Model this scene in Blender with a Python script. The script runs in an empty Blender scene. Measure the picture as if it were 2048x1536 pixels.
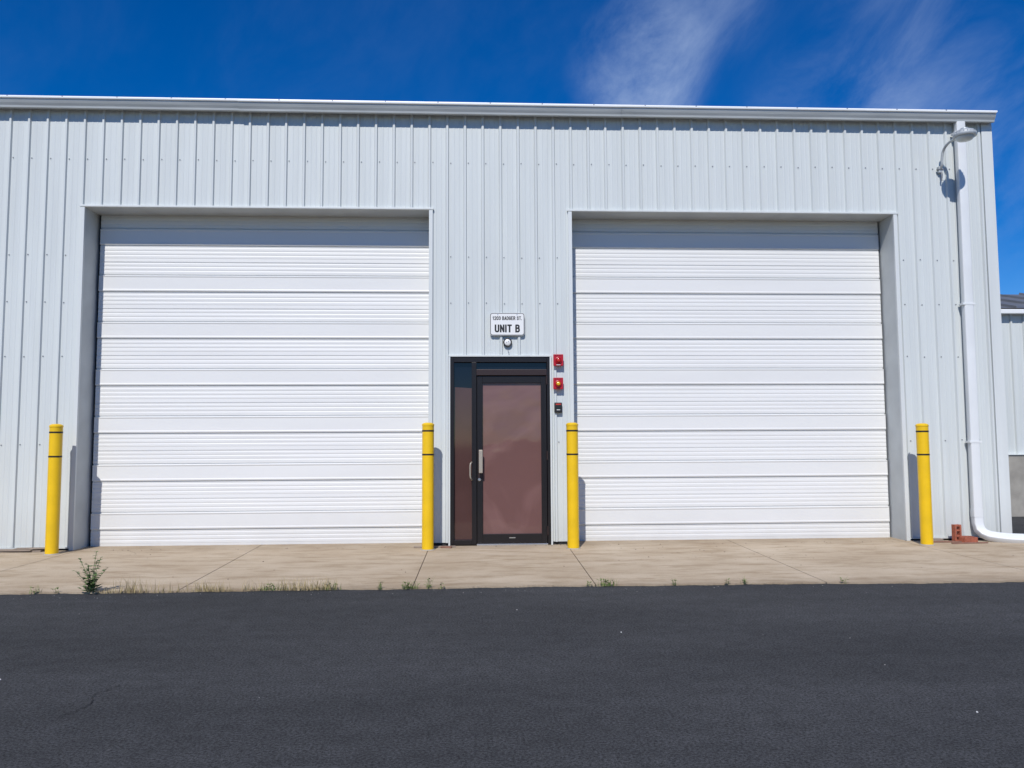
import bpy, bmesh, math, random
from math import sin, cos, pi, radians
from mathutils import Vector, Matrix
random.seed(7)
scene = bpy.context.scene
scene.view_settings.view_transform = 'Standard'
try: scene.view_settings.look = 'None'
except Exception: pass
scene.view_settings.exposure = 0

# ------------------------------------------------------------------ materials
def new_mat(name):
    m = bpy.data.materials.new(name); m.use_nodes = True
    nt = m.node_tree
    return m, nt, nt.nodes["Principled BSDF"]
def N(nt, t, **kw):
    n = nt.nodes.new(t)
    for k, v in kw.items(): setattr(n, k, v)
    return n
def simple(name, col, rough=0.5, metal=0.0, spec=0.5, var=0.0, scale=8.0, bump=0.0, bscale=60.0, stretch=(1,1,1)):
    m, nt, b = new_mat(name)
    b.inputs["Base Color"].default_value = (*col, 1)
    b.inputs["Roughness"].default_value = rough
    b.inputs["Metallic"].default_value = metal
    b.inputs["Specular IOR Level"].default_value = spec
    tc = N(nt, "ShaderNodeTexCoord")
    if var > 0:
        mp = N(nt, "ShaderNodeMapping"); mp.inputs["Scale"].default_value = stretch
        nt.links.new(tc.outputs["Object"], mp.inputs[0])
        no = N(nt, "ShaderNodeTexNoise"); no.inputs["Scale"].default_value = scale; no.inputs["Detail"].default_value = 6
        nt.links.new(mp.outputs[0], no.inputs["Vector"])
        r = N(nt, "ShaderNodeValToRGB")
        r.color_ramp.elements[0].position = 0.3; r.color_ramp.elements[1].position = 0.7
        r.color_ramp.elements[0].color = (*[c*(1-var) for c in col], 1)
        r.color_ramp.elements[1].color = (*[min(1, c*(1+var*0.5)) for c in col], 1)
        nt.links.new(no.outputs["Fac"], r.inputs[0]); nt.links.new(r.outputs[0], b.inputs["Base Color"])
    if bump > 0:
        n2 = N(nt, "ShaderNodeTexNoise"); n2.inputs["Scale"].default_value = bscale; n2.inputs["Detail"].default_value = 4
        nt.links.new(tc.outputs["Object"], n2.inputs["Vector"])
        bp = N(nt, "ShaderNodeBump"); bp.inputs["Strength"].default_value = bump; bp.inputs["Distance"].default_value = 0.01
        nt.links.new(n2.outputs["Fac"], bp.inputs["Height"]); nt.links.new(bp.outputs[0], b.inputs["Normal"])
    return m

def siding_mat(name, col, sc=(9, 9, 0.5), amt=0.92, dirt=0.45):
    """painted steel siding: slight streaks, dust toward the ground"""
    m, nt, b = new_mat(name)
    b.inputs["Roughness"].default_value = 0.45; b.inputs["Specular IOR Level"].default_value = 0.35
    tc = N(nt, "ShaderNodeTexCoord")
    mp = N(nt, "ShaderNodeMapping"); mp.inputs["Scale"].default_value = sc
    nt.links.new(tc.outputs["Object"], mp.inputs[0])
    no = N(nt, "ShaderNodeTexNoise"); no.inputs["Scale"].default_value = 1.0; no.inputs["Detail"].default_value = 5
    nt.links.new(mp.outputs[0], no.inputs["Vector"])
    r = N(nt, "ShaderNodeValToRGB")
    r.color_ramp.elements[0].position = 0.28; r.color_ramp.elements[1].position = 0.62
    r.color_ramp.elements[0].color = (*[c*amt for c in col], 1); r.color_ramp.elements[1].color = (*col, 1)
    nt.links.new(no.outputs["Fac"], r.inputs[0])
    sx = N(nt, "ShaderNodeSeparateXYZ"); nt.links.new(tc.outputs["Object"], sx.inputs[0])
    n3 = N(nt, "ShaderNodeTexNoise"); n3.inputs["Scale"].default_value = 3.0; n3.inputs["Detail"].default_value = 4
    nt.links.new(tc.outputs["Object"], n3.inputs["Vector"])
    mr = N(nt, "ShaderNodeMapRange"); mr.inputs[1].default_value = 0.0; mr.inputs[2].default_value = 0.55
    mr.inputs[3].default_value = dirt; mr.inputs[4].default_value = 0.0
    nt.links.new(sx.outputs["Z"], mr.inputs[0])
    mu = N(nt, "ShaderNodeMath", operation='MULTIPLY'); nt.links.new(mr.outputs[0], mu.inputs[0]); nt.links.new(n3.outputs["Fac"], mu.inputs[1])
    mx = N(nt, "ShaderNodeMix", data_type='RGBA')
    nt.links.new(mu.outputs[0], mx.inputs[0]); nt.links.new(r.outputs[0], mx.inputs[6])
    mx.inputs[7].default_value = (0.36, 0.33, 0.28, 1)
    nt.links.new(mx.outputs[2], b.inputs["Base Color"])
    return m

M_wall = siding_mat("painted_steel_siding", (0.605, 0.640, 0.630))
M_trim = siding_mat("painted_trim", (0.64, 0.67, 0.66))
M_white = siding_mat("white_door_panel", (0.735, 0.735, 0.715), (0.6, 1, 5), 0.96, 0.30)
M_reveal = simple("reveal_paint", (0.50, 0.53, 0.53), 0.6, var=0.12, scale=3)
M_gutter = simple("gutter_body_shaded", (0.50, 0.535, 0.54), 0.4, var=0.14, scale=2, stretch=(1, 8, 8))  # greyer than the lip: shade on the sloping body put into the colour
M_gutlip = simple("gutter_lip", (0.78, 0.80, 0.80), 0.35)
M_spout = simple("downspout_paint", (0.71, 0.73, 0.73), 0.4, var=0.05, scale=3)
M_screw = simple("screw_metal", (0.22, 0.23, 0.25), 0.5, 0.4)
M_black = simple("black_rubber_and_backing", (0.012, 0.012, 0.013), 0.7)
M_bronze = simple("dark_bronze_frame", (0.013, 0.010, 0.010), 0.35, 0.2, bump=0.05, bscale=200)
M_bronze2 = simple("brown_bronze_frame", (0.035, 0.020, 0.018), 0.4, 0.2)
M_found = simple("foundation_concrete", (0.34, 0.32, 0.28), 0.9, var=0.25, scale=4, bump=0.4)
M_yellow = simple("yellow_sleeve", (0.80, 0.50, 0.004), 0.38, var=0.10, scale=5, bump=0.05, bscale=20)
M_band = simple("black_band", (0.01, 0.01, 0.01), 0.5)
M_signw = simple("sign_white", (0.78, 0.78, 0.76), 0.35)
M_ink = simple("sign_black", (0.01, 0.01, 0.01), 0.5)
M_red = simple("alarm_red", (0.42, 0.008, 0.02), 0.35)
M_redl = simple("alarm_lens_red", (0.50, 0.03, 0.02), 0.12)
M_amb = simple("alarm_lens_amber", (0.75, 0.42, 0.03), 0.12)
M_alu = simple("aluminium_pull", (0.42, 0.37, 0.30), 0.45, 0.4)
M_steel = simple("lock_steel", (0.6, 0.6, 0.6), 0.25, 0.9)
M_galv = simple("galvanised_lamp", (0.46, 0.49, 0.50), 0.5, 0.3, var=0.15, scale=20)
M_lens = simple("lamp_lens", (0.55, 0.60, 0.60), 0.2)
M_wood = simple("weathered_wood", (0.30, 0.24, 0.19), 0.85, var=0.4, scale=12, stretch=(1, 8, 8))
M_wood2 = simple("red_brown_wood", (0.25, 0.13, 0.09), 0.85, var=0.4, scale=12, stretch=(1, 8, 8))
M_brick = simple("clay_brick", (0.38, 0.11, 0.06), 0.85, var=0.3, scale=25, bump=0.4, bscale=120)
M_roofm = simple("grey_roof_metal", (0.17, 0.18, 0.19), 0.5, 0.2, var=0.2, scale=2)
M_leaf = simple("weed_leaf", (0.11, 0.18, 0.055), 0.6, var=0.4, scale=30)
M_dry = simple("dry_grass", (0.42, 0.33, 0.16), 0.8, var=0.4, scale=30)
M_green = simple("green_grass", (0.15, 0.21, 0.05), 0.7, var=0.4, scale=30)
M_stone = simple("pebble", (0.3, 0.29, 0.27), 0.8)
M_stonew = simple("white_pebble", (0.75, 0.74, 0.70), 0.8)
M_deb = simple("dark_debris", (0.10, 0.075, 0.05), 0.9)
M_crack = simple("crack_dark", (0.012, 0.012, 0.013), 0.95)

def film_reflection_mat():
    m, nt, b = new_mat("brown_film_painted_reflection")
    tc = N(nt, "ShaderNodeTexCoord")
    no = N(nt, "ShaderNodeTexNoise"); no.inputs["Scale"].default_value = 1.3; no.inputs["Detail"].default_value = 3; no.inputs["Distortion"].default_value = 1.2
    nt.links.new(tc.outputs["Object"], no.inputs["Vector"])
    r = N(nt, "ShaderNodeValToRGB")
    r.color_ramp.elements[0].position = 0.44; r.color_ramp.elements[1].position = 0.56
    r.color_ramp.elements[0].color = (0.150, 0.078, 0.071, 1); r.color_ramp.elements[1].color = (0.185, 0.100, 0.092, 1)  # film brown; the lighter smear reflected in the glass is painted in
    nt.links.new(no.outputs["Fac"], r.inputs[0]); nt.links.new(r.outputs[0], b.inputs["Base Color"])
    b.inputs["Roughness"].default_value = 0.05
    b.inputs["Specular IOR Level"].default_value = 0.4
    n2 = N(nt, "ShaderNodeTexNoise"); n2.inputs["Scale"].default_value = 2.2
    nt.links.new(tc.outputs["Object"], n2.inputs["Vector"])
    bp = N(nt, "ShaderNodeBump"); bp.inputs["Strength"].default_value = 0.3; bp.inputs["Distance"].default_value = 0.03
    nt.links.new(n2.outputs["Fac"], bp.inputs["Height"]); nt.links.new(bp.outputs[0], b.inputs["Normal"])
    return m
M_film_refl = film_reflection_mat()
M_film2 = simple("brown_film_side", (0.080, 0.040, 0.036), 0.06, spec=0.5, var=0.15, scale=2)
M_dglass = simple("dark_glass", (0.004, 0.006, 0.012), 0.04, spec=0.45)

def asphalt_mat():
    m, nt, b = new_mat("asphalt")
    tc = N(nt, "ShaderNodeTexCoord")
    def noise(s, d, rough=0.6, sc=(1, 1, 1)):
        mp = N(nt, "ShaderNodeMapping"); mp.inputs["Scale"].default_value = sc
        nt.links.new(tc.outputs["Object"], mp.inputs[0])
        n = N(nt, "ShaderNodeTexNoise"); n.inputs["Scale"].default_value = s; n.inputs["Detail"].default_value = d; n.inputs["Roughness"].default_value = rough
        nt.links.new(mp.outputs[0], n.inputs["Vector"]); return n
    def ramp(n, p0, c0, p1, c1):
        r = N(nt, "ShaderNodeValToRGB"); r.color_ramp.elements[0].position = p0; r.color_ramp.elements[1].position = p1
        r.color_ramp.elements[0].color = (*c0, 1); r.color_ramp.elements[1].color = (*c1, 1)
        nt.links.new(n.outputs["Fac"], r.inputs[0]); return r
    n2 = noise(80, 4, 0.9)
    layers = [ramp(noise(0.5, 6, 0.6, (0.6, 1.4, 1)), 0.34, (0.0375, 0.0388, 0.0408), 0.66, (0.0560, 0.0575, 0.0600)),
              ramp(n2, 0.37, (0.22,)*3, 0.63, (1.85,)*3),
              ramp(noise(9, 6, 0.7), 0.3, (0.80,)*3, 0.7, (1.16,)*3),
              ramp(noise(1.0, 5, 0.5, (0.25, 5, 1)), 0.3, (0.90,)*3, 0.7, (1.08,)*3)]
    cur = layers[0].outputs[0]
    for l in layers[1:]:
        a = N(nt, "ShaderNodeMix", data_type='RGBA', blend_type='MULTIPLY'); a.inputs[0].default_value = 1
        nt.links.new(cur, a.inputs[6]); nt.links.new(l.outputs[0], a.inputs[7]); cur = a.outputs[2]
    nt.links.new(cur, b.inputs["Base Color"])
    b.inputs["Roughness"].default_value = 0.9; b.inputs["Specular IOR Level"].default_value = 0.2
    bp = N(nt, "ShaderNodeBump"); bp.inputs["Strength"].default_value = 0.8; bp.inputs["Distance"].default_value = 0.006
    nt.links.new(n2.outputs["Fac"], bp.inputs["Height"]); nt.links.new(bp.outputs[0], b.inputs["Normal"])
    return m
M_asph = asphalt_mat()

def concrete_mat():
    m, nt, b = new_mat("slab_concrete")
    tc = N(nt, "ShaderNodeTexCoord")
    def noise(s, d, rough=0.6, sc=(1, 1, 1)):
        mp = N(nt, "ShaderNodeMapping"); mp.inputs["Scale"].default_value = sc
        nt.links.new(tc.outputs["Object"], mp.inputs[0])
        n = N(nt, "ShaderNodeTexNoise"); n.inputs["Scale"].default_value = s; n.inputs["Detail"].default_value = d; n.inputs["Roughness"].default_value = rough
        nt.links.new(mp.outputs[0], n.inputs["Vector"]); return n
    def ramp(n, p0, c0, p1, c1):
        r = N(nt, "ShaderNodeValToRGB"); r.color_ramp.elements[0].position = p0; r.color_ramp.elements[1].position = p1
        r.color_ramp.elements[0].color = (*c0, 1); r.color_ramp.elements[1].color = (*c1, 1)
        nt.links.new(n.outputs["Fac"], r.inputs[0]); return r
    r1 = ramp(noise(0.9, 8, 0.62), 0.3, (0.40, 0.31, 0.21), 0.7, (0.54, 0.45, 0.335))
    r2 = ramp(noise(110, 3, 0.8), 0.3, (0.78,)*3, 0.7, (1.14,)*3)
    r3 = ramp(noise(3.0, 8, 0.72, (0.6, 2.0, 1)), 0.36, (0.76, 0.72, 0.66), 0.52, (1.03,)*3)
    cur = r1.outputs[0]
    for l in (r2, r3):
        a = N(nt, "ShaderNodeMix", data_type='RGBA', blend_type='MULTIPLY'); a.inputs[0].default_value = 1
        nt.links.new(cur, a.inputs[6]); nt.links.new(l.outputs[0], a.inputs[7]); cur = a.outputs[2]
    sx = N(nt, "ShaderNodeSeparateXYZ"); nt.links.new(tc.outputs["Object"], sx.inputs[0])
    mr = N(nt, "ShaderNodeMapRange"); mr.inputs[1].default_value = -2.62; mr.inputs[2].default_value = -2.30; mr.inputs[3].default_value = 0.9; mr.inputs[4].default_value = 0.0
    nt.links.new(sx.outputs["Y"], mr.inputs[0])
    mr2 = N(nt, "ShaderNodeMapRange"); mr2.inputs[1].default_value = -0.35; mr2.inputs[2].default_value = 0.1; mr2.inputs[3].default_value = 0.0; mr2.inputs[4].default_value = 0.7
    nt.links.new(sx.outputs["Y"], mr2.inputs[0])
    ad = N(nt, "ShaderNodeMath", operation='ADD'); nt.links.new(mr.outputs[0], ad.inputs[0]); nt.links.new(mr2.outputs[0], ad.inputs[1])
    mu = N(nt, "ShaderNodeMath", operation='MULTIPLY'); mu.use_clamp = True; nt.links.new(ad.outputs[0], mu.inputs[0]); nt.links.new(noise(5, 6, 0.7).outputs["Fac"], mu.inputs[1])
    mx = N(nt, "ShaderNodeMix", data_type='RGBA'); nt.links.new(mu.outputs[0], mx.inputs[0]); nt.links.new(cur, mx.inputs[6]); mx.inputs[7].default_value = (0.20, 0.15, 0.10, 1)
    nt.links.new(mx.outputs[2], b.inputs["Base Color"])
    b.inputs["Roughness"].default_value = 0.92; b.inputs["Specular IOR Level"].default_value = 0.2
    n5 = noise(90, 4)
    bp = N(nt, "ShaderNodeBump"); bp.inputs["Strength"].default_value = 0.35; bp.inputs["Distance"].default_value = 0.004
    nt.links.new(n5.outputs["Fac"], bp.inputs["Height"]); nt.links.new(bp.outputs[0], b.inputs["Normal"])
    return m
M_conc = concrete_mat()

# ------------------------------------------------------------------ helpers
def empty(name):
    e = bpy.data.objects.new(name, None); bpy.context.collection.objects.link(e); e.empty_display_size = 0.2
    return e
def mesh(name, verts, faces, mat, parent=None, smooth=False):
    me = bpy.data.meshes.new(name); me.from_pydata([tuple(v) for v in verts], [], faces); me.update()
    o = bpy.data.objects.new(name, me); bpy.context.collection.objects.link(o)
    for mm in (mat if isinstance(mat, (list, tuple)) else [mat]): me.materials.append(mm)
    if smooth:
        for p in me.polygons: p.use_smooth = True
    if parent: o.parent = parent
    return o
def box(name, x0, x1, y0, y1, z0, z1, mat, parent=None, bev=0.0, rot=None):
    bm = bmesh.new()
    bmesh.ops.create_cube(bm, size=1)
    bmesh.ops.scale(bm, vec=(x1-x0, y1-y0, z1-z0), verts=bm.verts)
    if bev > 0: bmesh.ops.bevel(bm, geom=bm.edges[:], offset=bev, segments=2, affect='EDGES', profile=0.6)
    if rot is not None: bmesh.ops.rotate(bm, verts=bm.verts, cent=(0, 0, 0), matrix=rot)
    bmesh.ops.translate(bm, vec=((x0+x1)/2, (y0+y1)/2, (z0+z1)/2), verts=bm.verts)
    me = bpy.data.meshes.new(name); bm.to_mesh(me); bm.free(); me.materials.append(mat)
    o = bpy.data.objects.new(name, me); bpy.context.collection.objects.link(o)
    if parent: o.parent = parent
    return o
def lathe(name, prof, center, mat, parent=None, seg=32, axis='Z', smooth=True):
    """prof: list of (r, h)"""
    vs, fs = [], []
    for r, h in prof:
        for i in range(seg):
            a = 2*pi*i/seg
            if axis == 'Z': v = (r*cos(a), r*sin(a), h)
            else: v = (r*cos(a), -h, r*sin(a))
            vs.append(Vector(v)+Vector(center))
    n = len(prof)
    for j in range(n-1):
        for i in range(seg):
            a, b_, c, d = j*seg+i, j*seg+(i+1) % seg, (j+1)*seg+(i+1) % seg, (j+1)*seg+i
            fs.append((a, b_, c, d) if axis == 'Z' else (d, c, b_, a))
    fs.append(tuple(range(seg))[::-1] if axis == 'Z' else tuple(range(seg)))
    fs.append(tuple((n-1)*seg+i for i in range(seg)) if axis == 'Z' else tuple((n-1)*seg+i for i in range(seg))[::-1])
    o = mesh(name, vs, fs, mat, parent)
    if smooth:
        for p in o.data.polygons:
            if len(p.vertices) == 4: p.use_smooth = True
        try: o.data.set_sharp_from_angle(angle=radians(35))
        except Exception: pass
    return o
def tube(name, pts, rad, mat, parent=None, res=4, bez=True):
    cu = bpy.data.curves.new(name, 'CURVE'); cu.dimensions = '3D'; cu.bevel_depth = rad; cu.bevel_resolution = res; cu.use_fill_caps = True
    sp = cu.splines.new('NURBS' if bez else 'POLY'); sp.points.add(len(pts)-1)
    for p, q in zip(sp.points, pts): p.co = (*q, 1)
    if bez: sp.use_endpoint_u = True; sp.order_u = 3; sp.resolution_u = 10
    tmp = bpy.data.objects.new(name+"_c", cu); bpy.context.collection.objects.link(tmp)
    dg = bpy.context.evaluated_depsgraph_get()
    me = bpy.data.meshes.new_from_object(tmp.evaluated_get(dg)); me.name = name
    bpy.data.objects.remove(tmp)
    me.materials.clear(); me.materials.append(mat)
    for p in me.polygons: p.use_smooth = True
    o = bpy.data.objects.new(name, me); bpy.context.collection.objects.link(o)
    if parent: o.parent = parent
    return o
def sweep_rect(name, path, w, d, mat, parent=None, r=0.012):
    path = [Vector(p) for p in path]
    sec = []
    for sx, sy in ((1, 1), (-1, 1), (-1, -1), (1, -1)):
        cx, cy = sx*(w/2-r), sy*(d/2-r)
        a0 = {(1, 1): 0, (-1, 1): 90, (-1, -1): 180, (1, -1): 270}[(sx, sy)]
        for k in range(4):
            a = radians(a0+k*30); sec.append((cx+r*cos(a), cy+r*sin(a)))
    vs, fs = [], []; n = len(sec)
    X = Vector((1, 0, 0))
    for i, p in enumerate(path):
        t = ((path[min(i+1, len(path)-1)]-path[max(i-1, 0)])).normalized()
        X = (X - t*X.dot(t)).normalized(); Y = t.cross(X)
        for a, b_ in sec: vs.append(p+X*a+Y*b_)
    for i in range(len(path)-1):
        for k in range(n):
            fs.append((i*n+k, i*n+(k+1) % n, (i+1)*n+(k+1) % n, (i+1)*n+k))
    fs.append(tuple(range(n))[::-1]); fs.append(tuple((len(path)-1)*n+k for k in range(n)))
    o = mesh(name, vs, fs, mat, parent, smooth=True)
    try: o.data.set_sharp_from_angle(angle=radians(50))
    except Exception: pass
    return o

# ribbed siding ------------------------------------------------------------
PITCH, PH = 0.2055, 0.32
RIB = [(-0.023, 0.0), (-0.011, 0.024), (0.010, 0.024), (0.0185, 0.0)]
MIN = [(-0.010, 0.0), (-0.004, 0.0020), (0.004, 0.0020), (0.010, 0.0)]
def rib_profile(x0, x1, pitch=PITCH, ph=PH):
    pts = []
    k0 = int(math.floor((x0-ph)/pitch))-1; k1 = int(math.ceil((x1-ph)/pitch))+1
    for k in range(k0, k1+1):
        c = ph+k*pitch
        pts += [(c+a, h) for a, h in RIB]
        pts += [(c+pitch*.36+a, h) for a, h in MIN]
        pts += [(c+pitch*.64+a, h) for a, h in MIN]
    pts.sort()
    def at(x):
        for (xa, ha), (xb, hb) in zip(pts, pts[1:]):
            if xa <= x <= xb: return ha+(hb-ha)*(x-xa)/max(1e-9, xb-xa)
        return 0
    return [(x0, at(x0))]+[p for p in pts if x0 < p[0] < x1]+[(x1, at(x1))]
def siding(name, x0, x1, z0, z1, mat, parent, y=0.0, T=None, ztop=None):
    pr = rib_profile(x0, x1); vs, fs = [], []
    for x, h in pr:
        zt = z1 if ztop is None else ztop(x)
        vs += [Vector((x, y-h, z0)), Vector((x, y-h, zt))]
    for i in range(len(pr)-1): fs.append((2*i, 2*i+2, 2*i+3, 2*i+1))
    if T is not None: vs = [T @ v for v in vs]
    return mesh(name, vs, fs, mat, parent)

# =================================================================== BUILDING
B = empty("metal_warehouse")
XL, XR = -16.0, 6.1996
ZT = 5.02; ZB = 0.035
OL = (-4.374, -0.505, 3.829); OR = (1.1425, 4.975, 3.826)
MD = (-0.2655, 0.8745, 2.1351)
siding("siding_left", XL, OL[0], ZB, ZT, M_wall, B)
siding("siding_over_bay_1", OL[0], OL[1], OL[2], ZT, M_wall, B)
siding("siding_mid_1", OL[1], MD[0], ZB, ZT, M_wall, B)
siding("siding_mid_2", MD[0], MD[1], MD[2], ZT, M_wall, B)
siding("siding_mid_3", MD[1], OR[0], ZB, ZT, M_wall, B)
siding("siding_over_bay_2", OR[0], OR[1], OR[2], ZT, M_wall, B)
siding("siding_right", OR[1], XR, ZB, ZT, M_wall, B)
DEP = 14.0
T = Matrix(((0, -1, 0, XR), (1, 0, 0, 0), (0, 0, 1, 0), (0, 0, 0, 1)))
siding("siding_side", 0.0, DEP, ZB, ZT, M_wall, B, T=T, ztop=lambda x: ZT+0.02+0.06*min(x, DEP-x))
box("back_wall", XL, XR-0.01, DEP-0.1, DEP, 0, ZT, M_wall, B)
box("side_wall_far", XL, XL+0.1, 0.01, DEP-0.11, 0, ZT, M_wall, B)
mesh("roof", [(XL, -0.03, 5.055), (XR+0.06, -0.03, 5.055), (XR+0.06, DEP/2, 5.5), (XL, DEP/2, 5.5), (XL, DEP+.1, 5.04), (XR+0.06, DEP+.1, 5.04)],
     [(0, 1, 2, 3), (3, 2, 5, 4)], M_gutlip, B)
box("foundation_front_1", XL, OL[0]-0.01, 0.012, 0.2, -0.05, 0.06, M_black, B)
box("foundation_front_2", OL[1]+0.01, MD[0]-0.01, 0.012, 0.2, -0.05, 0.06, M_black, B)
box("foundation_front_3", MD[1]+0.01, OR[0]-0.01, 0.012, 0.2, -0.05, 0.06, M_black, B)
box("foundation_front_4", OR[1]+0.01, XR-0.02, 0.012, 0.2, -0.05, 0.06, M_black, B)
for i, (a, b_) in enumerate(((XL, OL[0]-.03), (OR[1]+.03, XR))):
    box("base_trim_%d" % i, a, b_, -0.026, 0.004, 0.022, 0.034, M_trim, B)
mesh("corner_trim", [(XR-0.10, -0.028, ZB-.01), (XR-0.10, -0.028, ZT), (XR+0.028, -0.030, ZB-.01), (XR+0.028, -0.030, ZT), (XR+0.028, 0.1, ZB-.01), (XR+0.028, 0.1, ZT),
     (XR-0.10, 0.0, ZB-.01), (XR-0.10, 0.0, ZT)], [(0, 2, 3, 1), (2, 4, 5, 3), (6, 0, 1, 7)], M_trim, B)

# sectional doors ------------------------------------------------------------
def door_profile(z0, z1):
    P = 0.5485; pts = []
    k = -1
    while k*P < z1+P:
        b = k*P
        pts += [(b+0.170, 0.003), (b+0.175, -0.007), (b+0.184, -0.007), (b+0.187, 0.011), (b+0.200, 0.015), (b+0.214, 0.011),
                (b+0.350, 0.011), (b+0.362, 0.016), (b+0.367, 0.016), (b+0.3685, -0.007), (b+0.382, -0.007), (b+0.388, 0.003)]
        z = b+0.392; e = b+P+0.166
        n = 7; st = (e-z)/n
        for i in range(n):
            q = z+i*st
            if i == 3:
                pts += [(q-0.002, 0.003), (q, -0.002), (q+0.003, -0.002), (q+0.006, 0.0035)]
            else:
                pts += [(q, 0.0015), (q+0.004, 0.0036), (q+st-0.018, 0.0036), (q+st-0.010, 0.001)]
        k += 1
    pts.sort()
    out = [(z0, 0.0)]+[p for p in pts if z0 < p[0] < z1]+[(z1, 0.0)]
    return out
def sectional_door(name, x0, x1, z0, z1, y):
    pr = door_profile(z0, z1); vs, fs = [], []
    for z, h in pr:
        vs += [(x0, y-h, z), (x1, y-h, z)]
    for i in range(len(pr)-1): fs.append((2*i, 2*i+1, 2*i+3, 2*i+2))
    return mesh(name, vs, fs, M_white, B)
DY = 0.31
sectional_door("overhead_door_1", OL[0]+0.032, OL[1]-0.02, -0.004, OL[2]+.03, DY)
sectional_door("overhead_door_2", OR[0]+0.02, OR[1]-0.022, -0.004, OR[2]+.03, DY)
for i, o in enumerate((OL, OR)):
    box("bay_black_backing_%d" % i, o[0]-.02, o[1]+.02, DY+0.045, DY+0.08, -0.02, o[2]+.06, M_black, B)  # black sheet behind the whole door, seen in its edge gaps
    box("bay_jamb_l_%d" % i, o[0]-0.03, o[0], 0.003, DY+0.04, -0.02, o[2], M_reveal, B)
    box("bay_jamb_r_%d" % i, o[1], o[1]+0.03, 0.003, DY+0.04, -0.02, o[2], M_reveal, B)
    box("bay_header_%d" % i, o[0]-.03, o[1]+.03, 0.003, DY+0.04, o[2]+0.001, o[2]+.03, M_reveal, B)
    tw = 0.042
    box("bay_trim_l_%d" % i, o[0]-tw, o[0]+.002, -0.029, 0.002, 0.0, o[2]-.001, M_trim, B, 0.003)
    box("bay_trim_r_%d" % i, o[1]-.002, o[1]+tw, -0.029, 0.002, 0.0, o[2]-.001, M_trim, B, 0.003)
    box("bay_trim_t_%d" % i, o[0]-tw-.01, o[1]+tw+.01, -0.034, 0.002, o[2], o[2]+0.022, M_trim, B, 0.003)
    box("bay_bottom_seal_%d" % i, o[0]+.03, o[1]-.02, DY-0.002, DY+0.03, -0.012, -0.0045, M_black, B)

# gutter ------------------------------------------------------------------
def gutter(name, x0, x1, dz=0.0, o=0.0):
    prof = [(0.0, 4.955), (-0.100, 4.925), (-0.112, 4.930), (-0.118, 4.950), (-0.135, 4.975), (-0.148, 5.000), (-0.150, 5.015), (-0.166, 5.020), (-0.168, 5.034), (-0.150, 5.036), (-0.145, 5.022), (0.0, 5.018)]
    prof = [(y-o, z+dz) for y, z in prof]
    n = len(prof); vs = [(x0, y, z) for y, z in prof]+[(x1, y, z) for y, z in prof]
    fs = [(i, i+n, (i+1) % n+n, (i+1) % n) for i in range(n)]+[tuple(range(n)), tuple(range(n, 2*n))[::-1]]
    ob = mesh(name, vs, fs, [M_gutter, M_gutlip], B)
    for p in ob.data.polygons:
        if p.index in (6, 7, 8, 9): p.material_index = 1
    return ob
gutter("gutter_1", XL, -2.62, 0.006); gutter("gutter_2", -2.66, 1.72, 0.0, 0.006); gutter("gutter_3", 1.70, XR+0.01, 0.004)
mesh("roof_edge_flashing", [(XL, -0.150, 5.041), (XR+.03, -0.150, 5.041), (XR+.03, -0.145, 5.058), (XL, -0.145, 5.058), (XL, 0.3, 5.09), (XR+.03, 0.3, 5.09)],
     [(0, 1, 2, 3), (3, 2, 5, 4)], M_gutlip, B)
def hexes(name, pts, r, t, mat, parent, y=0.0):
    vs, fs = [], []
    for x, z in pts:
        b0 = len(vs)
        for yy in (y, y-t):
            for k in range(6): vs.append((x+r*cos(k*pi/3), yy, z+r*sin(k*pi/3)))
        fs.append(tuple(b0+6+k for k in range(6)))
        for k in range(6): fs.append((b0+k, b0+(k+1) % 6, b0+6+(k+1) % 6, b0+6+k))
    return mesh(name, vs, fs, mat, parent)
pts = []
for z in (4.39, 3.28, 2.745, 2.13, 1.15):
    for k in range(-40, 29):
        x = PH+k*PITCH+0.037
        if x > XR-0.12: continue
        ins = any(o[0]-.06 < x < o[1]+.06 and z < o[2]+.05 for o in (OL, OR, MD))
        if ins or (5.70 < x < 5.88): continue
        pts.append((x+random.uniform(-.003, .003), z+random.uniform(-.006, .006)))
hexes("siding_screws", pts, 0.0072, 0.006, M_screw, B)
gs = [(XL+0.6*k, 5.047) for k in range(0, 37)]
hexes("eave_screws", gs, 0.008, 0.006, M_screw, B, y=-0.150)

# man door ------------------------------------------------------------------
fy0, fy1 = -0.022, 0.10
def fb(n, x0, x1, z0, z1, ya=fy0, mat=M_bronze): return box(n, x0, x1, ya, fy1, z0, z1, mat, B, 0.003)
fb("entry_frame_left", -0.258, -0.221, 0.01, 2.125)
fb("entry_frame_right", 0.838, 0.868, 0.01, 2.125)
fb("entry_frame_top", -0.2205, 0.8375, 2.065, 2.125)
fb("entry_mullion", -0.019, 0.035, 0.01, 2.0645)
fb("entry_sidelight_sill", -0.2205, -0.0195, 0.01, 0.064)
fb("entry_transom_bar", 0.0355, 0.8375, 1.915, 1.983, mat=M_bronze2)
fb("entry_threshold", 0.0355, 0.8375, -0.004, 0.018, mat=M_steel)
box("entry_transom_glass", 0.0355, 0.8375, 0.03, 0.04, 1.983, 2.065, M_dglass, B)
mesh("entry_sidelight_glass", [(-0.221, 0.030, 1.785), (-0.019, 0.030, 1.772), (-0.019, 0.030, 2.065), (-0.221, 0.030, 2.065)], [(0, 1, 2, 3)], M_dglass, B)
mesh("entry_sidelight_film", [(-0.221, 0.030, 0.064), (-0.019, 0.030, 0.064), (-0.019, 0.030, 1.7715), (-0.221, 0.030, 1.7845)], [(0, 1, 2, 3)], M_film2, B)
ly0, ly1 = -0.004, 0.055
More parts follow.
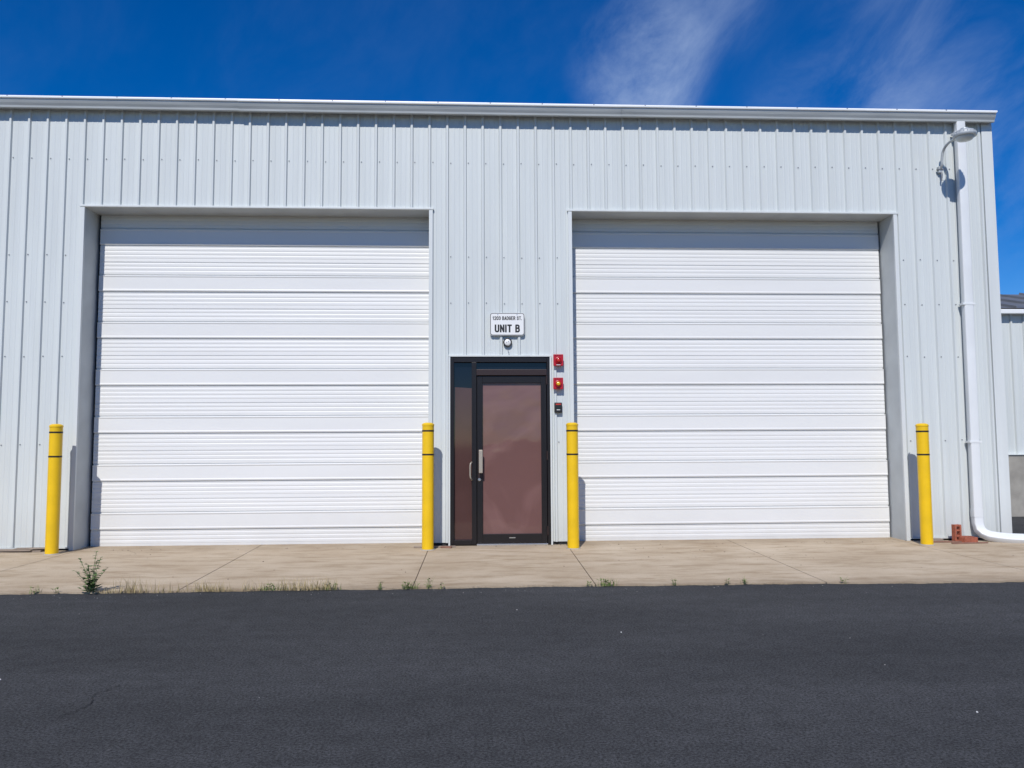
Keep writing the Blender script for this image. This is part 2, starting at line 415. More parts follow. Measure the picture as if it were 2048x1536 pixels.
def lb(n, x0, x1, z0, z1): return box(n, x0, x1, ly0, ly1, z0, z1, M_bronze, B, 0.003)
lb("door_leaf_stile_left", 0.040, 0.103, 0.022, 1.908)
lb("door_leaf_stile_right", 0.770, 0.833, 0.022, 1.908)
lb("door_leaf_rail_top", 0.1035, 0.7695, 1.829, 1.908)
lb("door_leaf_rail_bottom", 0.1035, 0.7695, 0.022, 0.125)
mesh("door_leaf_glass", [(0.103, 0.024, 0.125), (0.770, 0.024, 0.125), (0.770, 0.024, 1.829), (0.103, 0.024, 1.829)], [(0, 1, 2, 3)], M_film_refl, B)
box("entry_trim_top", -0.282, 0.892, -0.032, 0.004, 2.128, 2.146, M_trim, B, 0.002)
box("entry_trim_left", -0.282, -0.262, -0.030, 0.004, 0.0, 2.127, M_trim, B, 0.002)
box("entry_trim_right", 0.872, 0.892, -0.030, 0.004, 0.0, 2.127, M_trim, B, 0.002)
box("entry_back_dark", -0.262, 0.872, 0.101, 0.12, 0.0, 2.127, M_black, B)
hz0, hz1 = 0.80, 1.06
box("door_pull_plate", 0.052, 0.098, -0.012, -0.0045, hz0-.05, hz1+.01, M_bronze2, B, 0.003)
box("door_pull_grip", 0.060, 0.103, -0.070, -0.050, hz0+.01, hz1+.01, M_alu, B, 0.006)
box("door_pull_post_1", 0.066, 0.088, -0.0495, -0.0125, hz0+.02, hz0+.045, M_alu, B)
box("door_pull_post_2", 0.066, 0.088, -0.0495, -0.0125, hz1-.03, hz1-.005, M_alu, B)
lathe("door_lock", [(0.017, 0), (0.017, 0.012), (0.012, 0.016), (0.005, 0.016)], (0.066, -0.0045, 0.735), M_steel, B, 20, 'Y')
tube("sidelight_curved_tube", [(-0.020, -0.022, 0.93), (-0.030, -0.060, 0.925), (-0.038, -0.066, 0.90), (-0.038, -0.066, 0.83), (-0.038, -0.066, 0.78), (-0.030, -0.060, 0.745), (-0.018, -0.022, 0.735)], 0.009, M_alu, B)  # curved tube standing off the mullion edge
box("door_kick_plate", 0.40, 0.47, -0.008, -0.0045, 0.078, 0.088, M_steel, B)
for i, z in enumerate((1.86, 1.0, 0.16)):
    lathe("door_hinge_%d" % i, [(0.009, -0.05), (0.009, 0.05)], (0.8355, -0.026, z), M_bronze2, B, 10)

# ---------------------------------------------------------------- downspout
D = empty("downspout")
dx = 5.79
sweep_rect("spout_pipe", [(dx+.01, -0.075, 4.95), (dx+.01, -0.075, 3.8), (dx+0.003, -0.075, 2.8), (dx, -0.075, 1.6), (dx-.004, -0.075, 0.30), (dx-.003, -0.078, 0.20), (dx+0.004, -0.095, 0.13), (dx+0.03, -0.135, 0.085), (dx+0.07, -0.18, 0.062), (dx+0.14, -0.235, 0.052), (dx+0.24, -0.30, 0.046), (dx+0.7, -0.50, 0.043), (dx+1.0, -0.63, 0.043)], 0.108, 0.075, M_spout, D)
for i, z in enumerate((4.80, 2.74, 1.13)):
    box("spout_strap_%d" % i, dx-0.072, dx+0.077, -0.116, -0.026, z-.012, z+.012, M_spout, D, 0.003)
sweep_rect("spout_elbow_collar", [(dx-.004, -0.075, 0.36), (dx-.004, -0.075, 0.27)], 0.114, 0.082, M_spout, D)

# ---------------------------------------------------------------- wall lamp
Lm = empty("wall_lamp")
lx = 5.565
box("lamp_base", lx-0.022, lx+0.022, -0.045, -0.001, 4.33, 4.41, M_galv, Lm, 0.006)
tube("lamp_arm", [(lx, -0.04, 4.37), (lx, -0.075, 4.40), (lx, -0.08, 4.50), (lx+.005, -0.10, 4.585), (lx+.01, -0.20, 4.635), (lx+.02, -0.30, 4.635), (lx+.025, -0.37, 4.625)], 0.015, M_galv, Lm)
tube("lamp_cable", [(lx+.005, -0.04, 4.34), (lx+.012, -0.05, 4.29), (lx+.005, -0.04, 4.25), (lx+.01, -.04, 4.23)], 0.009, M_screw, Lm)
box("lamp_clamp", lx-0.040, lx+0.040, -0.052, -0.02, 4.362, 4.376, M_screw, Lm, 0.003)
hc = (lx+0.035, -0.47, 4.60)
lathe("lamp_shade", [(0.095, -0.006), (0.118, -0.002), (0.124, 0.008), (0.124, 0.020), (0.116, 0.030), (0.112, 0.046), (0.100, 0.062), (0.074, 0.074), (0.042, 0.082), (0.040, 0.098), (0.024, 0.104), (0.004, 0.105)], hc, M_galv, Lm, 40)
for k in range(20):
    a = 2*pi*k/20
    box("shade_fin_%d" % k, hc[0]+.1165*cos(a)-.003, hc[0]+.1165*cos(a)+.003, hc[1]+.1165*sin(a)-.003, hc[1]+.1165*sin(a)+.003, hc[2]+.022, hc[2]+.046, M_galv, Lm)
lathe("lamp_lens", [(0.004, -0.052), (0.04, -0.050), (0.075, -0.038), (0.095, -0.018), (0.098, -0.007)], hc, M_lens, Lm, 40)
box("lamp_neck", lx-0.005, lx+0.040, -0.38, -0.34, 4.598, 4.645, M_galv, Lm, 0.01)

# ---------------------------------------------------------------- unit sign
S = empty("unit_sign")
def rrect(name, x0, x1, z0, z1, y0, y1, r, mat, parent):
    pts = []
    for cx, cz, a0 in ((x1-r, z1-r, 0), (x0+r, z1-r, 90), (x0+r, z0+r, 180), (x1-r, z0+r, 270)):
        for k in range(7):
            a = radians(a0+15*k); pts.append((cx+r*cos(a), cz+r*sin(a)))
    n = len(pts); vs = [(x, y0, z) for x, z in pts]+[(x, y1, z) for x, z in pts]
    fs = [tuple(range(n))[::-1], tuple(range(n, 2*n))]+[(i, (i+1) % n, (i+1) % n+n, i+n) for i in range(n)]
    o = mesh(name, vs, fs, mat, parent)
    bm = bmesh.new(); bm.from_mesh(o.data); bmesh.ops.recalc_face_normals(bm, faces=bm.faces); bm.to_mesh(o.data); bm.free()
    return o
sx0, sx1, sz0, sz1 = 0.190, 0.586, 2.368, 2.630
rrect("sign_back", sx0, sx1, sz0, sz1, -0.040, -0.0255, 0.03, M_signw, S)
rrect("sign_border", sx0+.003, sx1-.003, sz0+.003, sz1-.003, -0.0412, -0.0401, 0.028, M_ink, S)
rrect("sign_face", sx0+.010, sx1-.010, sz0+.010, sz1-.010, -0.0424, -0.0413, 0.022, M_signw, S)
# bold condensed sign lettering drawn as strokes
G_ = {
 'U': [[(0,1),(0,.2),(.15,.05),(.5,0),(.85,.05),(1,.2),(1,1)]],
 'N': [[(0,0),(0,1),(1,0),(1,1)]],
 'I': [[(.5,0),(.5,1)]],
 'T': [[(0,1),(1,1)],[(.5,1),(.5,0)]],
 'B': [[(0,0),(0,1),(.65,1),(.93,.9),(.93,.66),(.65,.54),(0,.54)],[(.65,.54),(1,.41),(1,.13),(.7,0),(0,0)]],
 '1': [[(.1,.78),(.6,1),(.6,0)]],
 '2': [[(0,.76),(.15,.95),(.5,1),(.85,.95),(1,.75),(.9,.52),(0,0),(1,0)]],
 '0': [[(.5,0),(.12,.07),(0,.3),(0,.7),(.12,.93),(.5,1),(.88,.93),(1,.7),(1,.3),(.88,.07),(.5,0)]],
 '3': [[(0,.8),(.2,.97),(.6,1),(.95,.88),(.95,.66),(.7,.54),(.4,.54)],[(.7,.54),(1,.38),(1,.15),(.7,0),(.25,.02),(0,.2)]],
 'A': [[(0,0),(.5,1),(1,0)],[(.2,.3),(.8,.3)]],
 'D': [[(0,0),(0,1),(.6,1),(1,.8),(1,.2),(.6,0),(0,0)]],
 'G': [[(1,.75),(.85,.95),(.5,1),(.12,.93),(0,.7),(0,.3),(.12,.07),(.5,0),(.9,.08),(1,.2),(1,.45),(.55,.45)]],
 'E': [[(1,1),(0,1),(0,0),(1,0)],[(0,.52),(.85,.52)]],
 'R': [[(0,0),(0,1),(.7,1),(1,.88),(1,.62),(.7,.5),(0,.5)],[(.65,.5),(1,0)]],
 'S': [[(1,.78),(.8,.97),(.5,1),(.15,.95),(0,.75),(.2,.58),(.8,.43),(1,.25),(.85,.05),(.5,0),(.15,.05),(0,.22)]],
 '.': [[(.5,0),(.5,.02)]],
}
def sign_text(body, cx, z0, hh, width, t, name):
    gw = {' ': .30, 'I': .02, '.': .02, '1': .26}
    gap = .10; tt = t/hh
    # width of each glyph = centre-line box + stroke
    tot = sum(gw.get(c, .42)+(tt if c != ' ' else 0) for c in body)+gap*(len(body)-1)
    sc = width/(tot*hh)
    vs, fs = [], []; x = 0.0; lay = 0
    def quad(p, q):
        nonlocal lay
        d = (q-p).normalized(); n = Vector((-d.y, d.x))*t/2
        yy = -0.0430-0.00002*(lay % 12); lay += 1
        b0 = len(vs)
        for a in (p-n, q-n, q+n, p+n): vs.append((a.x, yy, a.y))
        fs.append((b0, b0+1, b0+2, b0+3))
    for ch in body:
        w = gw.get(ch, .42)
        if ch != ' ':
            for pl in G_[ch]:
                P = [Vector((cx-width/2+((x+tt/2/1.0)*hh+px*w*hh)*sc, z0+t/2+py*(hh-t))) for px, py in pl]
                for i in range(len(P)-1):
                    a, b_ = P[i].copy(), P[i+1].copy(); d = (b_-a).normalized()
                    if i == 0: a -= d*t*.45
                    if i == len(P)-2: b_ += d*t*.45
                    quad(a, b_)
                for p in P[1:-1]:
                    b0 = len(vs); yy = -0.0430-0.00002*(lay % 12); lay += 1
                    for k in range(10): vs.append((p.x+t/2*cos(k*pi/5), yy, p.y+t/2*sin(k*pi/5)))
                    fs.append(tuple(b0+k for k in range(10)))
            x += w+tt
        else: x += w
        x += gap
    return mesh(name, vs, fs, M_ink, S)
sign_text("1203 BADGER ST.", 0.388, 2.546, 0.044, 0.335, 0.0078, "sign_street_text")
sign_text("UNIT B", 0.388, 2.404, 0.092, 0.285, 0.0185, "sign_unit_text")
for i, x in enumerate((0.28, 0.50)): lathe("sign_bolt_%d" % i, [(0.005, 0), (0.005, 0.004)], (x, -0.0424, sz1-0.020), M_steel, S, 8, 'Y')

Q = empty("round_bell")
c = (0.391, -0.004, 2.292)
lathe("bell_ring", [(0.048, 0), (0.051, 0.022), (0.049, 0.032), (0.044, 0.034), (0.038, 0.032), (0.037, 0.026)], c, M_band, Q, 32, 'Y')
lathe("bell_face", [(0.0365, 0.0), (0.0365, 0.030), (0.028, 0.036), (0.006, 0.038)], c, M_signw, Q, 32, 'Y')
for k in range(2):
    a = k*2.6+.7
    box("bell_mark_%d" % k, c[0]+.012*cos(a)-.002, c[0]+.012*cos(a)+.002, -0.046, -0.0425, c[2]+.012*sin(a)-.006, c[2]+.012*sin(a)+.006, M_ink, Q)
tube("bell_wire", [(0.391, -0.012, 2.24), (0.393, -0.014, 2.20), (0.41, -0.026, 2.17), (0.405, -0.034, 2.148)], 0.0035, M_screw, Q)

def strobe(root, cx, cz, lens):
    E = empty(root)
    box("alarm_backbox", cx-.050, cx+.050, -0.060, -0.001, cz-.060, cz+.060, M_red, E, 0.006)
    box("alarm_plate", cx-.057, cx+.057, -0.070, -0.0605, cz-.066, cz+.066, M_red, E, 0.005)
    lathe("alarm_horn_ring", [(0.040, 0), (0.038, 0.012), (0.030, 0.016), (0.024, 0.010)], (cx, -0.0705, cz-.004), M_red, E, 24, 'Y')
    lathe("alarm_lens", [(0.024, 0), (0.024, 0.016), (0.018, 0.028), (0.006, 0.033)], (cx, -0.0715, cz-.004), lens, E, 24, 'Y')
    for k in range(4):
        box("alarm_slot_%d" % k, cx-.036+k*.020, cx-.026+k*.020, -0.0735, -0.0706, cz+.048, cz+.054, M_ink, E)
    box("alarm_label", cx-.022, cx+.022, -0.0725, -0.0706, cz-.058, cz-.052, M_signw if lens is M_redl else M_ink, E)
strobe("fire_alarm_strobe", 0.967, 2.085, M_redl)
strobe("fire_alarm_strobe.001", 0.963, 1.818, M_amb)
K = empty("access_card_reader")
box("reader_body", 0.921, 1.007, -0.050, -0.001, 1.487, 1.602, M_band, K, 0.008)
box("reader_red_bar", 0.934, 0.994, -0.0525, -0.0503, 1.575, 1.588, M_redl, K)
box("reader_window", 0.938, 0.990, -0.0525, -0.0503, 1.530, 1.560, M_dglass, K)
box("reader_label", 0.945, 0.983, -0.0525, -0.0503, 1.515, 1.522, M_signw, K)

# ---------------------------------------------------------------- bollards
def bollard(name, x, y, h, lean=0.0):
    E = empty(name); E.location = (x, y, 0); E.rotation_euler = (0, lean, 0)
    r = 0.064
    lathe("sleeve", [(r, -0.02), (r, h-0.035), (r+.0035, h-0.033), (r+.0035, h-0.018), (r-0.004, h-0.008), (r-0.018, h-0.001), (r-0.035, h+.002), (0.004, h+.003)], (0, 0, 0), M_yellow, E, 40)
    for i, z in enumerate((h-0.088, h-0.345)):
        lathe("band_%d" % i, [(r+.0004, z-.009), (r+.0016, z-.008), (r+.0016, z+.008), (r+.0004, z+.009)], (0, 0, 0), M_band, E, 40)
    lathe("base_ring", [(r+.016, -0.001), (r+.012, 0.006), (r+.001, 0.009)], (0, 0, 0), M_found, E, 30)
    return E
bollard("bollard", -4.455, -0.30, 1.372)
bollard("bollard.001", -0.495, -0.31, 1.370)
bollard("bollard.002", 1.082, -0.34, 1.364)
bollard("bollard.003", 5.005, -0.38, 1.338)
bollard("bollard.004", -5.51, -0.30, 1.372)

# ================================================================= GROUND
mesh("asphalt_ground", [(-400, -400, -0.012), (400, -400, -0.012), (400, 400, -0.012), (-400, 400, -0.012)], [(0, 1, 2, 3)], M_asph)
A = empty("concrete_apron")
jx = [(-15.5, -15.5), (-12.1, -12.1), (-10.1, -10.1), (-8.2, -8.2), (-6.25, -6.25), (-4.30, -4.33), (-2.42, -2.33), (-0.49, -0.49), (1.06, 0.985), (2.97, 2.875), (4.90, 4.86), (7.2, 7.2), (9.3, 9.3), (11.5, 11.5)]
def edge_y(x): return -2.545+0.012*sin(x*3.1)+0.008*sin(x*11.3+1)+0.006*sin(x*29)+(-0.05*max(0, x-1.5))*0.6
for i in range(len(jx)-1):
    g = 0.004
    (a0, a1), (b0, b1) = jx[i], jx[i+1]
    yb = 0.40
    n = 80; top = [(a0+g, yb), (b0-g, yb)]
    fr = []
    for k in range(n+1):
        x = (b1-g)+((a1+g)-(b1-g))*k/n; fr.append((x, edge_y(x)+random.uniform(-.006, .006)))
    poly = top+fr; m_ = len(poly)
    vs = [(x, y, 0.0) for x, y in poly]+[(x, y, -0.08) for x, y in poly]
    fs = [tuple(range(m_))[::-1]]+[(k, (k+1) % m_, (k+1) % m_+m_, k+m_) for k in range(m_)]
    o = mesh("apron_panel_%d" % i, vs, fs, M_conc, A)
    bm = bmesh.new(); bm.from_mesh(o.data); bmesh.ops.recalc_face_normals(bm, faces=bm.faces); bm.to_mesh(o.data); bm.free()
box("apron_joint_filler", -15.4, 11.4, -2.50, 0.39, -0.07, -0.005, M_deb, A)
def crack(name, pts, w, z, mat):
    vs, fs = [], []
    P = []
    for (xa, ya), (xb, yb) in zip(pts, pts[1:]):
        for k in range(8):
            t = k/8; P.append((xa+(xb-xa)*t+random.uniform(-.012, .012), ya+(yb-ya)*t+random.uniform(-.012, .012)))
    P.append(pts[-1])
    for i, (x, y) in enumerate(P):
        ww = w*random.uniform(.4, 1.2)*(1 if 0 < i < len(P)-1 else .1)
        vs += [(x-ww, y, z), (x+ww, y+ww*.5, z)]
    for i in range(len(P)-1): fs.append((2*i, 2*i+1, 2*i+3, 2*i+2))
    return mesh(name, vs, fs, mat)
crack("asphalt_crack", [(-1.78, -5.45), (-1.72, -5.30), (-1.76, -5.12), (-1.70, -4.98)], 0.003, -0.008, M_crack)
crack("asphalt_crack.001", [(2.9, -3.0), (3.2, -2.92), (3.6, -2.97), (3.95, -2.86)], 0.002, -0.008, M_crack)
crack("asphalt_crack.002", [(-3.9, -3.5), (-3.4, -3.42), (-3.1, -3.5)], 0.0018, -0.008, M_crack)
crack("slab_crack", [(-3.8, -0.02), (-3.55, -.35), (-3.6, -.6)], 0.0016, 0.002, M_deb)

def chips(name, pts, mat, smin, smax):
    bm = bmesh.new()
    for x, y, z in pts:
        s = random.uniform(smin, smax)
        mt = Matrix.Translation((x, y, z+s*.3)) @ Matrix.Rotation(random.uniform(0, 6), 4, 'Z') @ Matrix.Diagonal((s, s*random.uniform(.5, 1), s*random.uniform(.3, .7), 1))
        bmesh.ops.create_icosphere(bm, subdivisions=1, radius=1, matrix=mt)
    me = bpy.data.meshes.new(name); bm.to_mesh(me); bm.free(); me.materials.append(mat)
    o = bpy.data.objects.new(name, me); bpy.context.collection.objects.link(o); return o
chips("gravel", [(random.uniform(-6, 6), random.uniform(-6.8, -2.7), -0.012) for _ in range(30)]+[(random.uniform(-5, 6), random.uniform(-2.75, -2.6), -0.012) for _ in range(90)], M_stone, 0.002, 0.005)
chips("white_gravel", [(-2.35, -4.85, -.012), (2.15, -5.62, -.012), (3.3, -4.6, -.012), (-3.2, -3.9, -.012), (0.3, -3.4, -.012), (0.9, -4.1, -.012), (3.9, -3.6, -.012)], M_stonew, 0.004, 0.007)
chips("leaf_debris", [(random.gauss(2.4, 0.8), random.uniform(-1.3, -0.3), 0) for _ in range(38)]+[(random.uniform(-5.5, 6), random.uniform(-2.5, 0.0), 0) for _ in range(30)]+[(random.uniform(-5.5, 6), random.uniform(-0.12, -0.03), 0) for _ in range(90)], M_deb, 0.003, 0.007)

# ---------------------------------------------------------------- weeds
def blades(vs, fs, mi, x, y, n, h, spread, mat):
    for _ in range(n):
        bx, by = x+random.gauss(0, spread), y+random.gauss(0, 0.014)
        a = random.uniform(0, 2*pi); hh = h*random.uniform(.3, 1.1); w = random.uniform(.0015, .003)
        lean = hh*random.uniform(.1, .7); dxx, dyy = cos(a), sin(a)
        px, py = -dyy*w, dxx*w
        b0 = len(vs)
        for t in (0, .5, 1):
            l = lean*t*t; ww = 1-t*.9
            vs.append((bx+dxx*l+px*ww, by+dyy*l+py*ww, -0.005+hh*t)); vs.append((bx+dxx*l-px*ww, by+dyy*l-py*ww, -0.005+hh*t))
        fs += [(b0, b0+1, b0+3, b0+2), (b0+2, b0+3, b0+5, b0+4)]; mi += [mat, mat]
def leaf(vs, fs, mi, p, d, L, w, mat):
    d = d.normalized(); s = d.cross(Vector((0, 0, 1)))
    if s.length < .01: s = Vector((1, 0, 0))
    s.normalize(); nrm = s.cross(d)
    b0 = len(vs)
    for q in (p, p+d*L*.45+s*w+nrm*L*.06, p+d*L-nrm*L*.1, p+d*L*.45-s*w+nrm*L*.06): vs.append(tuple(q))
    fs += [(b0, b0+1, b0+2), (b0, b0+2, b0+3)]; mi += [mat, mat]
vs, fs, mi = [], [], []
clumps = [(-2.68, .09, 90, .12, 0), (-2.45, .05, 24, .09, 0), (-2.16, .10, 110, .09, 0), (-2.0, .06, 50, .06, 0), (-1.75, .07, 40, .09, 0), (-1.60, .07, 45, .06, 1), (-1.38, .09, 150, .10, 0), (-1.18, .05, 80, .10, 0), (-1.15, .05, 30, .07, 1), (-0.52, .04, 50, .07, 1), (-0.36, .012, 14, .11, 1), (-0.75, .012, 12, .08, 1), (-0.25, .012, 8, .06, 1),
          (1.06, .045, 55, .07, 1), (0.93, .02, 8, .05, 1), (-3.42, .015, 12, .06, 1), (-3.27, .012, 8, .05, 1), (1.62, .008, 8, .06, 1), (2.20, .012, 12, .07, 1), (2.05, .01, 6, .05, 1), (3.0, .012, 8, .06, 1), (-2.85, .06, 40, .05, 0)]
for x, sp, n, h, mt in clumps:
    y = edge_y(x)-0.012
    blades(vs, fs, mi, x, y, n, h, sp, 0 if mt == 0 else 1)
    if mt == 1:
        for _ in range(n//2+3):
            a = random.uniform(0, 2*pi)
            leaf(vs, fs, mi, Vector((x+random.gauss(0, sp*.7), y, random.uniform(0, h*.6))), Vector((cos(a), sin(a), random.uniform(.1, .9))), random.uniform(.015, .035), .008, 1)
o = mesh("grass", vs, fs, [M_dry, M_green])
for p, m_ in zip(o.data.polygons, mi): p.material_index = m_
vs, fs, mi = [], [], []
wx, wy = -2.985, edge_y(-2.985)-.015
stems = [(0.2, .31, .03), (1.2, .24, .06), (2.9, .25, .10), (3.4, .17, .12), (5.9, .27, .08), (0.1, .19, .12), (4.4, .22, .05), (2.2, .15, .1), (5.2, .14, .12), (3.1, .20, .03)]
for a, hh, le in stems:
    for s in range(12):
        t0, t1 = s/12, (s+1)/12
        p0 = Vector((wx+cos(a)*le*t0**1.4, wy+sin(a)*le*.6*t0**1.4, hh*t0)); p1 = Vector((wx+cos(a)*le*t1**1.4, wy+sin(a)*le*.6*t1**1.4, hh*t1))
        b0 = len(vs)
        for p in (p0, p1):
            for k in range(3): vs.append((p.x+.002*cos(k*2.1), p.y+.002*sin(k*2.1), p.z))
        for k in range(3): fs.append((b0+k, b0+(k+1) % 3, b0+3+(k+1) % 3, b0+3+k)); mi.append(0)
        if s > 1:
            for _k in range(2):
                a2 = random.uniform(0, 2*pi)
                leaf(vs, fs, mi, p1, Vector((cos(a2), sin(a2), random.uniform(-.1, .6))), random.uniform(.025, .05)*(1.2-t1*.5), .012, 0)
for _ in range(60):
    a2 = random.uniform(0, 2*pi); r_ = random.uniform(0, .08)
    leaf(vs, fs, mi, Vector((wx+r_*cos(a2), wy+r_*sin(a2)*.5, random.uniform(0, .05))), Vector((cos(a2), sin(a2), .5)), random.uniform(.03, .05), .013, 0)
mesh("leafy_weed", vs, fs, M_leaf)

# ---------------------------------------------------------------- wood scraps, bricks
W = empty("wood_shims")
for i, (x0, x1, y, z, th, ro) in enumerate(((-5.6, -4.66, -0.09, 0, .016, 1), (-5.3, -4.75, -0.10, .016, .012, -2), (-4.95, -4.62, -0.07, 0.028, .010, 3), (-5.9, -5.2, -.12, 0, .012, 0))):
    box("plank_%d" % i, x0, x1, y-.05, y+.05, z+.001, z+th, M_wood, W, 0.002, Matrix.Rotation(radians(ro), 3, 'Z'))
W2 = empty("wood_shims.001")
box("plank_a", -0.66, -0.20, -0.15, -0.10, 0.001, 0.014, M_wood, W2, .002, Matrix.Rotation(radians(3), 3, 'Z'))
box("plank_b", -0.36, -0.24, -0.20, -0.15, 0.001, 0.018, M_wood2, W2, .002, Matrix.Rotation(radians(-8), 3, 'Z'))
W3 = empty("wood_shims.002")
box("plank_a", 5.17, 5.55, -0.22, -0.17, 0.001, 0.014, M_wood2, W3, .002, Matrix.Rotation(radians(-3), 3, 'Z'))
box("plank_b", 5.32, 5.74, -0.34, -0.30, 0.001, 0.012, M_wood2, W3, .002, Matrix.Rotation(radians(4), 3, 'Z'))
box("plank_c", 5.20, 5.35, -0.12, -0.06, 0.001, 0.03, M_wood, W3, .002)
def cored_brick(name, loc, rot):
    E = empty(name)
    L, Wd, H = 0.19, 0.085, 0.055
    parts = [(-L/2, L/2, -Wd/2, -Wd/2+.02), (-L/2, L/2, Wd/2-.02, Wd/2)]
    for i, (a, b_, c_, d) in enumerate(parts): box("long_side_%d" % i, a, b_, c_, d, 0, H, M_brick, E, .002)
    for i, (a, b_) in enumerate(((-L/2+.001, -L/2+.02), (-.04, -.022), (.022, .04), (L/2-.02, L/2-.001))):
        box("web_%d" % i, a, b_, -Wd/2+.0205, Wd/2-.0205, .001, H-.001, M_brick, E)
    E.location = loc; E.rotation_euler = rot
    return E
cored_brick("cored_brick", (5.475, -0.14, 0.100), (radians(90), radians(90), radians(8)))
cored_brick("cored_brick.001", (5.59, -0.20, 0.001), (0, 0, radians(15)))
cored_brick("cored_brick.002", (5.60, -0.10, 0.001), (0, 0, radians(-10)))

# ================================================================= NEIGHBOUR
Nb = empty("storage_building")
ny = 2.8; nx0, nx1 = XR+0.06, 22.0
siding("neighbour_siding", nx0, nx1, 0.93, 3.14, M_wall, Nb, y=ny)
box("neighbour_foundation", nx0, nx1, ny-0.05, ny+0.1, -0.05, 0.92, M_found, Nb, 0.01)
box("neighbour_ledge", nx0, nx1, ny-0.07, ny+0.05, 0.9205, 0.932, M_trim, Nb)
box("neighbour_gutter", nx0, nx1, ny-0.13, ny-0.026, 3.09, 3.16, M_gutlip, Nb, 0.01)
mesh("neighbour_roof", [(nx0, ny-.12, 3.175), (nx1, ny-.12, 3.175), (nx1, ny+2.3, 3.85), (nx0, ny+2.3, 3.85), (nx1, ny+8, 3.2), (nx0, ny+8, 3.2)], [(0, 1, 2, 3), (3, 2, 4, 5)], M_roofm, Nb)
for k in range(26):
    x = nx0+.3+.6*k
    mesh("roof_seam_%d" % k, [(x-.015, ny-.12, 3.176), (x+.015, ny-.12, 3.176), (x+.015, ny+2.3, 3.852), (x-.015, ny+2.3, 3.852), (x, ny-.12, 3.21), (x, ny+2.3, 3.885)], [(0, 4, 5, 3), (4, 1, 2, 5), (0, 1, 4)], M_roofm, Nb)
box("neighbour_end_wall", nx1-.1, nx1-.001, ny+.11, ny+7.9, 0, 3.1, M_wall, Nb)
box("neighbour_back_wall", nx0, nx1-.11, ny+7.8, ny+7.9, 0, 3.1, M_wall, Nb)

# ================================================================= LIGHT
sd = Vector((-0.25, -1.0, 1.05)).normalized()
el = math.asin(sd.z)
sun = bpy.data.lights.new("sun", 'SUN'); sun.energy = 4.0; sun.angle = radians(0.53); sun.color = (1.0, 0.965, 0.92)
so = bpy.data.objects.new("sun", sun); bpy.context.collection.objects.link(so)
so.rotation_euler = sd.to_track_quat('Z', 'Y').to_euler(); so.location = (-5, -20, 20)
wd = bpy.data.worlds.new("World"); scene.world = wd; wd.use_nodes = True
nt = wd.node_tree; bg = nt.nodes["Background"]
sky = N(nt, "ShaderNodeTexSky"); sky.sky_type = 'NISHITA'; sky.sun_disc = False
sky.sun_elevation = el; sky.sun_rotation = math.atan2(sd.x, sd.y)
sky.altitude = 600; sky.air_density = 0.9; sky.dust_density = 0.1; sky.ozone_density = 4.0
hs = N(nt, "ShaderNodeHueSaturation"); hs.inputs["Hue"].default_value = 0.513; hs.inputs["Saturation"].default_value = 1.46; hs.inputs["Value"].default_value = 1.12
nt.links.new(sky.outputs[0], hs.inputs["Color"])
tc = N(nt, "ShaderNodeTexCoord")
def vmath(op, a, b=None):
    n = N(nt, "ShaderNodeVectorMath", operation=op)
    nt.links.new(a, n.inputs[0])
    if b is not None: n.inputs[1].default_value = b
    return n
def mth(op, a, b=None, clamp=False):
    n = N(nt, "ShaderNodeMath", operation=op); n.use_clamp = clamp
    for i, q in enumerate((a, b)):
        if q is None: continue
        if hasattr(q, 'links'): nt.links.new(q, n.inputs[i])
        else: n.inputs[i].default_value = q
    return n.outputs[0]
def direction(az, elv):
    return Vector((sin(radians(az))*cos(radians(elv)), cos(radians(az))*cos(radians(elv)), sin(radians(elv))))
def patch(d, k0, k1):
    dt = vmath('DOT_PRODUCT', tc.outputs["Generated"], tuple(d))
    mr = N(nt, "ShaderNodeMapRange"); mr.interpolation_type = 'SMOOTHSTEP'
    mr.inputs[1].default_value = cos(radians(k0)); mr.inputs[2].default_value = cos(radians(k1)); mr.inputs[3].default_value = 0; mr.inputs[4].default_value = 1
    nt.links.new(dt.outputs["Value"], mr.inputs[0]); return mr.outputs[0]
mp0 = N(nt, "ShaderNodeMapping"); mp0.inputs["Rotation"].default_value = (0, radians(48), 0)
nt.links.new(tc.outputs["Generated"], mp0.inputs[0])
mp = N(nt, "ShaderNodeMapping"); mp.inputs["Scale"].default_value = (2.6, 2.0, 4.4); mp.inputs["Location"].default_value = (0.4, 0, 0.2)
nt.links.new(mp0.outputs[0], mp.inputs[0])
cn = N(nt, "ShaderNodeTexNoise"); cn.inputs["Scale"].default_value = 2.2; cn.inputs["Detail"].default_value = 7; cn.inputs["Roughness"].default_value = 0.62; cn.inputs["Distortion"].default_value = 0.35
nt.links.new(mp.outputs[0], cn.inputs["Vector"])
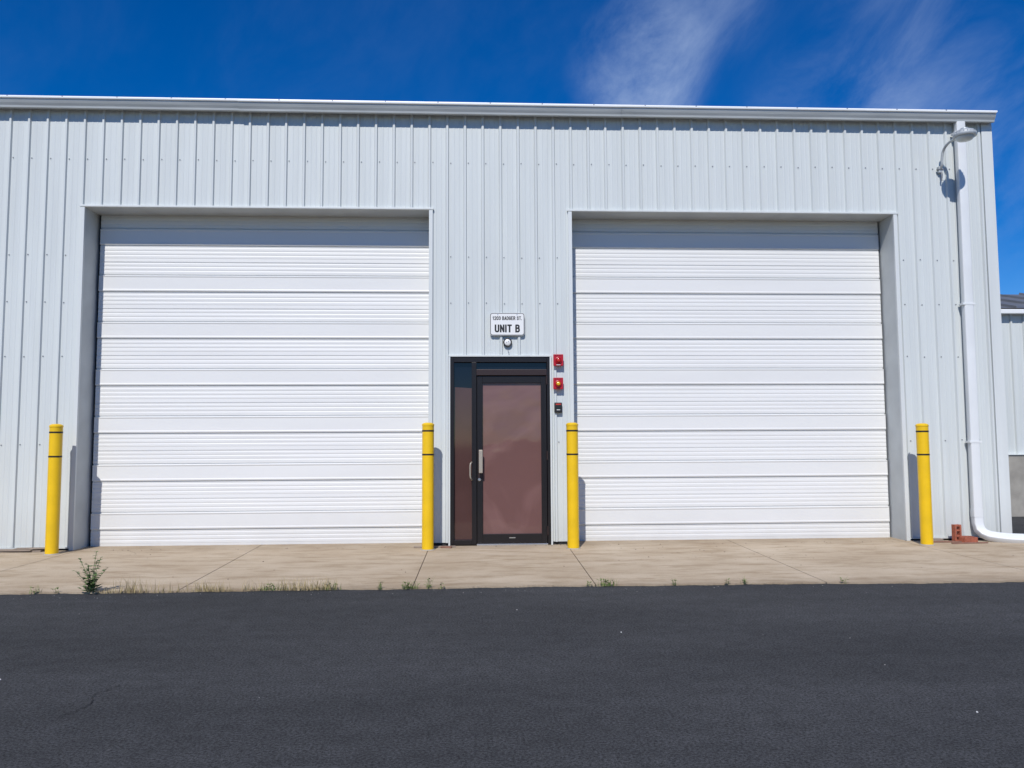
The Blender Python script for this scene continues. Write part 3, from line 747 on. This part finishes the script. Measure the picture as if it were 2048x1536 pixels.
cr = N(nt, "ShaderNodeMapRange"); cr.interpolation_type = 'SMOOTHSTEP'; cr.inputs[1].default_value = 0.30; cr.inputs[2].default_value = 0.82; nt.links.new(cn.outputs["Fac"], cr.inputs[0])
mask = mth('MULTIPLY', patch(direction(12.5, 25.5), 5.5, 0.3), 0.72)
mask = mth('ADD', mask, mth('MULTIPLY', patch(direction(16.5, 30), 6, 1), 0.42))
mask = mth('ADD', mask, mth('MULTIPLY', patch(direction(13, 22.5), 4, .5), 0.34))
mask = mth('ADD', mask, mth('MULTIPLY', patch(direction(31, 26), 7, 1), 0.35))
mask = mth('ADD', mask, mth('MULTIPLY', patch(direction(25, 21), 6, 1), 0.32))
mask = mth('ADD', mask, mth('MULTIPLY', patch(direction(34, 18), 9, 2), 0.38))
mask = mth('ADD', mask, 0.05, True)
cl = mth('MULTIPLY', cr.outputs[0], mask)
cl = mth('MULTIPLY', cl, 0.75, True)
mx = N(nt, "ShaderNodeMix", data_type='RGBA'); nt.links.new(cl, mx.inputs[0]); nt.links.new(hs.outputs[0], mx.inputs[6]); mx.inputs[7].default_value = (4.2, 5.4, 7.8, 1)
nt.links.new(mx.outputs[2], bg.inputs["Color"]); bg.inputs["Strength"].default_value = 0.1

# ================================================================= CAMERA
f, yaw, pitch, roll, h = 1582.91, 0.0489, 0.0739, -0.0053, 1.1498
fw = Vector((sin(yaw)*cos(pitch), cos(yaw)*cos(pitch), sin(pitch))); r_ = Vector((cos(yaw), -sin(yaw), 0)); u_ = r_.cross(fw)
r2 = r_*cos(roll)+u_*sin(roll); u2 = -r_*sin(roll)+u_*cos(roll)
cd = bpy.data.cameras.new("camera"); cam = bpy.data.objects.new("camera", cd); bpy.context.collection.objects.link(cam)
cd.sensor_width = 36; cd.lens = f/2048*36; cd.clip_end = 2000; cd.clip_start = 0.05
cam.matrix_world = Matrix(((r2.x, u2.x, -fw.x, 0), (r2.y, u2.y, -fw.y, -9), (r2.z, u2.z, -fw.z, h), (0, 0, 0, 1)))
scene.camera = cam
